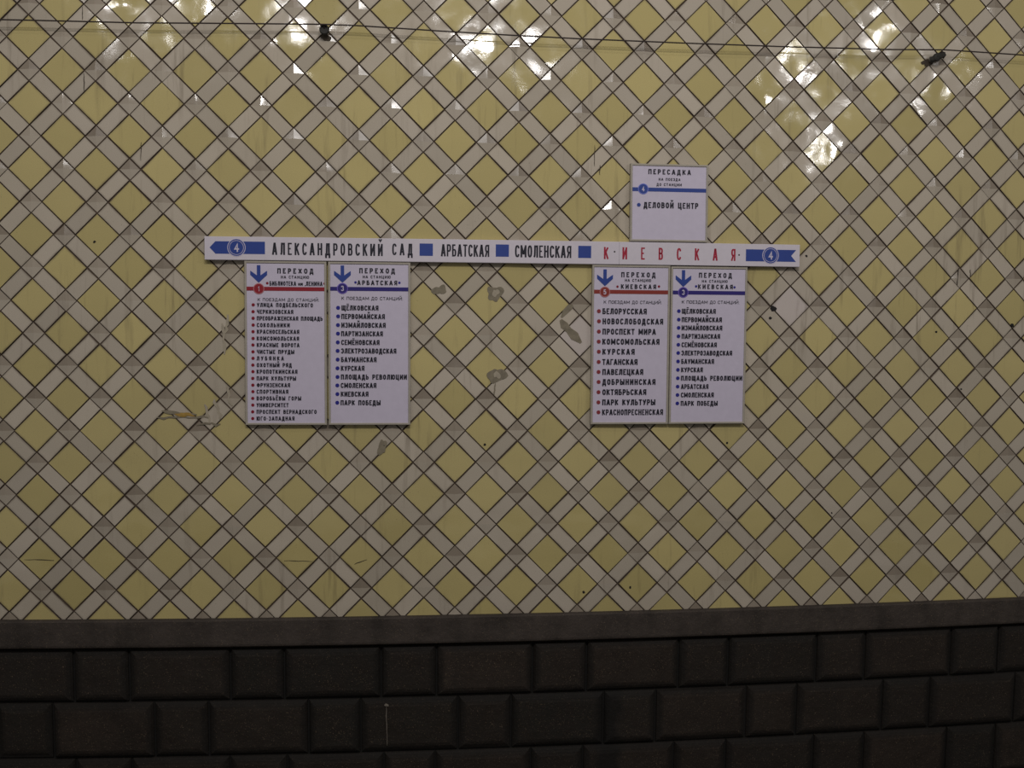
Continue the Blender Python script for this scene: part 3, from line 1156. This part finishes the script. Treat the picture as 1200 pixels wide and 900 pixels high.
HEAD_D = [
    ('ПЕРЕХОД', 0.864, 1.042, 0.307, 0.0261),
    ('НА СТАНЦИЮ', 0.881, 1.019, 0.282, 0.0142),
    ('КИЕВСКАЯ', 0.86, 1.048, 0.249, 0.0235),
    ('К ПОЕЗДАМ ДО СТАНЦИЙ:', 0.775, 1.085, 0.172, 0.0164),
]
HEAD_E = [
    ('ПЕРЕСАДКА', 0.588, 0.813, 0.835, 0.0261),
    ('НА ПОЕЗДА', 0.643, 0.758, 0.803, 0.014),
    ('ДО СТАНЦИИ', 0.632, 0.765, 0.776, 0.0144),
    ('ДЕЛОВОЙ ЦЕНТР', 0.565, 0.855, 0.662, 0.0301),
]
HEAD_S = [
    ('АЛЕКСАНДРОВСКИЙ', -1.318, -0.769, 0.397, 0.0607),
    ('САД', -0.722, -0.619, 0.402, 0.0586),
    ('АРБАТСКАЯ', -0.477, -0.232, 0.399, 0.0614),
    ('СМОЛЕНСКАЯ', -0.101, 0.189, 0.399, 0.0618),
    ('К', 0.359, 0.383, 0.399, 0.062),
    ('И', 0.456, 0.481, 0.399, 0.0621),
    ('Е', 0.552, 0.575, 0.397, 0.0622),
    ('В', 0.647, 0.67, 0.397, 0.0623),
    ('С', 0.743, 0.767, 0.396, 0.0625),
    ('К', 0.838, 0.862, 0.395, 0.0626),
    ('А', 0.934, 0.96, 0.394, 0.0627),
    ('Я', 1.031, 1.056, 0.393, 0.0629),
]

SZ0, SZ1 = -0.4575, 0.366
transfer_sign('white panel with the red line 1 stripe, longest station list, red bullets', -1.4565, -1.0505, SZ0, SZ1, HEAD_A, ROWS_A,
              M_RED, M_PRD, M_RED, M_RDT, M_RDT, '1', (-1.386, 0.228), (0.228, 0.0098), [(-1.344, 0.256), (-1.060, 0.256)], (0.345, 0.258), 0.0080, None)
transfer_sign('white panel headed АРБАТСКАЯ with dark blue stripe, left pair of panels', -1.0420, -0.6305, SZ0, SZ1, HEAD_B, ROWS_B,
              M_DBL, M_PPU, M_DBL, M_BLD, M_BLD, '3', (-0.971, 0.233), (0.231, 0.0098), [(-0.906, 0.264), (-0.686, 0.264)], (0.348, 0.262), 0.0098, None)
transfer_sign('white panel with the brown-red line 5 stripe and eleven stations', 0.3000, 0.7110, SZ0, SZ1, HEAD_C, ROWS_C,
              M_BRN, M_PRD, M_BRN, M_CDT, M_RDT, '5', (0.367, 0.228), (0.229, 0.0100), [(0.433, 0.256), (0.652, 0.259)], (0.344, 0.258), 0.0102, None)
transfer_sign('white panel with dark blue stripe beside the brown-red line 5 panel', 0.7150, 1.1255, SZ0, 0.3635, HEAD_D, ROWS_D,
              M_DBL, M_PPU, M_DBL, M_BLD, M_BLD, '3', (0.7815, 0.230), (0.229, 0.0098), [(0.850, 0.262), (1.057, 0.259)], (0.345, 0.258), 0.0096, None)
E_HEADS = HEAD_E[:3]
E_ROW = [HEAD_E[3] + (0.540,)]
te = transfer_sign('small square white panel headed ПЕРЕСАДКА standing on the long route strip', 0.4950, 0.9060, 0.4900, 0.8880, E_HEADS, E_ROW,
                   M_BLU, M_PBL, M_BLU, M_BLU, M_BLU, '4', (0.562, 0.759), (0.7565, 0.0098), [], None, 0.0098, None)

# the long route strip
rs = thing('route_sign', 'long narrow white route strip with station names and blue squares', 'sign', -0.12, 0.3685, BK)
RX0, RX1, RZ0, RZ1 = -1.6495, 1.4070, 0.3690, 0.4855
FS = FC + 0.004
board(rs, 'panel', RX0, 0.4385, RZ0, RZ1, BK, FS, M_STR, 14, 0.002)
board(rs, 'panel', 0.4395, RX1, RZ0, RZ1, BK, FS, M_STR, 8, 0.002)
G1, G2, G3 = FS + 0.0006, FS + 0.0010, FS + 0.0014
ZC = 0.4305
flat(rs, 'direction_arrow', [(-1.625, ZC), (-1.596, ZC - 0.031), (-1.353, ZC - 0.031), (-1.353, ZC + 0.031), (-1.596, ZC + 0.031)], M_BLU, G1)
bm = bmesh.new()
zr = 0.4265
for P in ([(1.113, zr - .031), (1.360, zr - .031), (1.360, zr + .031), (1.113, zr + .031)],
          [(1.360, zr), (1.387, zr + .031), (1.360, zr + .031)], [(1.360, zr - .031), (1.387, zr - .031), (1.360, zr)]):
    face(bm, [S(a, b, G1) for a, b in P])
make('arrow_tail', bm, M_BLU, rs)
for dx, dz in ((-1.493, 0.431), (1.247, 0.4275)):
    d = flat(rs, 'line_disc', circle(dx, dz, 0.0450, 36), M_SGN, G2)
    ring(d, 'disc_rim', dx, dz, 0.0360, 0.0415, M_BLU, G3)
    ring(d, 'disc_face', dx, dz, 0.0001, 0.0335, M_BLU, G3)
    numeral(d, '4', dx + 0.001, dz, 0.043, 0.024, G3 + 0.0004)
for a, z in ((-0.551, 0.4315), (-0.1655, 0.432), (0.2585, 0.431)):
    flat(rs, 'station_square', [(a - .0335, z - .031), (a + .0335, z - .031), (a + .0335, z + .031), (a - .0335, z + .031)], M_BLU, G1)
for s, a, b, zb, h in HEAD_S[:4]:
    lettering(rs, s, a, b, zb, h, M_TXT, G1, 0.385, 0.152, 0.085)
red = lettering(rs, 'КИЕВСКАЯ', 0.3585, 1.0565, 0.3960, 0.0620, M_RTX, G1, 0.385, 0.152, 0.085)
red['label'] = 'red widely spaced station name'
for a, z in ((0.414, 0.4345), (1.076, 0.4275)):
    bm = bmesh.new()
    P = circle(a, z, 0.0042, 12)
    prism(bm, P, 0, 0.0022, 0.0008, fn=lambda p, q, h: S(p, q, FS + h))
    make('screw', bm, M_IRN, rs)


# ------------------------------------------------------------------ overhead cable and its brackets
def tube(bm, pts, r, n=8):
    R = []
    for i, p in enumerate(pts):
        d = (pts[min(i + 1, len(pts) - 1)] - pts[max(i - 1, 0)]).normalized()
        a = d.cross(Vector((0, 0, 1)))
        if a.length < 0.1:
            a = d.cross(Vector((1, 0, 0)))
        a.normalize()
        b = d.cross(a).normalized()
        R.append([bm.verts.new(p + (a * math.cos(2 * PI * k / n) + b * math.sin(2 * PI * k / n)) * r) for k in range(n)])
    for A, B in zip(R, R[1:]):
        for k in range(n):
            q = (k + 1) % n
            bm.faces.new((A[k], A[q], B[q], B[k]))
    bm.faces.new(R[0][::-1])
    bm.faces.new(R[-1])
    bmesh.ops.recalc_face_normals(bm, faces=bm.faces)


CAB = [(-5.15, 1.532), (-2.62, 1.521), (-1.965, 1.517), (-1.056, 1.531), (-0.888, 1.529), (-0.466, 1.514), (-0.124, 1.505), (0.222, 1.499), (0.752, 1.497),
       (1.30, 1.500), (1.86, 1.510), (2.184, 1.523), (2.645, 1.517), (5.25, 1.508)]
bm = bmesh.new()
cp = []
for (xa, za), (xb, zb) in zip(CAB, CAB[1:]):
    for k in range(4):
        t = k / 4
        cp.append(S(xa + (xb - xa) * t, za + (zb - za) * t, 0.060))
cp.append(S(*CAB[-1], 0.060))
tube(bm, cp, 0.0036, 8)
cb = make('cable', bm, M_CBL)
cb['label'] = 'thin dark cable strung across the tiles near the top of the wall'
cb['category'] = 'cable'


def lathe_out(bm, x, z, prof, n=16):
    """revolve [(radius, off)] about the wall normal at (x, z)"""
    R = []
    for r, o in prof:
        R.append([bm.verts.new(S(x + r * math.cos(2 * PI * k / n), z + r * math.sin(2 * PI * k / n), o)) for k in range(n)])
    for A, B in zip(R, R[1:]):
        for k in range(n):
            q = (k + 1) % n
            bm.faces.new((A[k], A[q], B[q], B[k]))
    bm.faces.new(R[0][::-1])
    bm.faces.new(R[-1])


b1 = thing('cable_bracket', 'round dark iron knob holding the cable, over a chipped pyramid tile', 'bracket', -1.056, 1.515, 0.0, 'cable brackets')
bm = bmesh.new()
lathe_out(bm, -1.056, 1.511, [(0.012, 0.0), (0.012, 0.030), (0.023, 0.032), (0.0245, 0.036), (0.0245, 0.046), (0.021, 0.050), (0.017, 0.050), (0.016, 0.044), (0.004, 0.043)], 18)
make('knob', bm, M_IRN, b1)
bm = bmesh.new()
tube(bm, [S(-1.056, 1.516, 0.040), S(-1.056, 1.523, 0.050)], 0.004, 8)
make('clip', bm, M_CBL, b1)
blob('chipped_glaze', -1.052, 1.484, 0.024, 0.016, M_CRK, 0.35, off=OFF_T + 0.0042)

b2 = thing('cable_bracket', 'lumpy black iron clamp holding the cable, tilted, with a dark stain', 'bracket', 2.175, 1.51, 0.0, 'cable brackets')
bm = bmesh.new()
lathe_out(bm, 2.150, 1.488, [(0.016, 0.0), (0.015, 0.030), (0.022, 0.034), (0.020, 0.046), (0.010, 0.050)], 14)
make('stud', bm, M_IRN, b2)
bm = bmesh.new()
tube(bm, [S(2.122, 1.476, 0.022), S(2.134, 1.480, 0.030), S(2.150, 1.494, 0.036), S(2.160, 1.492, 0.040), S(2.174, 1.504, 0.038), S(2.192, 1.500, 0.034)], 0.0165, 10)
for v in bm.verts:
    v.co += Vector([RM.uniform(-.0045, .0045) for _ in range(3)])
make('clamp_jaw', bm, M_IRN, b2)
bm = bmesh.new()
tube(bm, [S(2.165, 1.509, 0.045), S(2.168, 1.514, 0.052)], 0.004, 8)
make('clip', bm, M_CBL, b2)
blob('soot_stain', 2.112, 1.468, 0.030, 0.014, M_CRK, 0.5, rot=0.5, off=OFF_T + 0.0035)
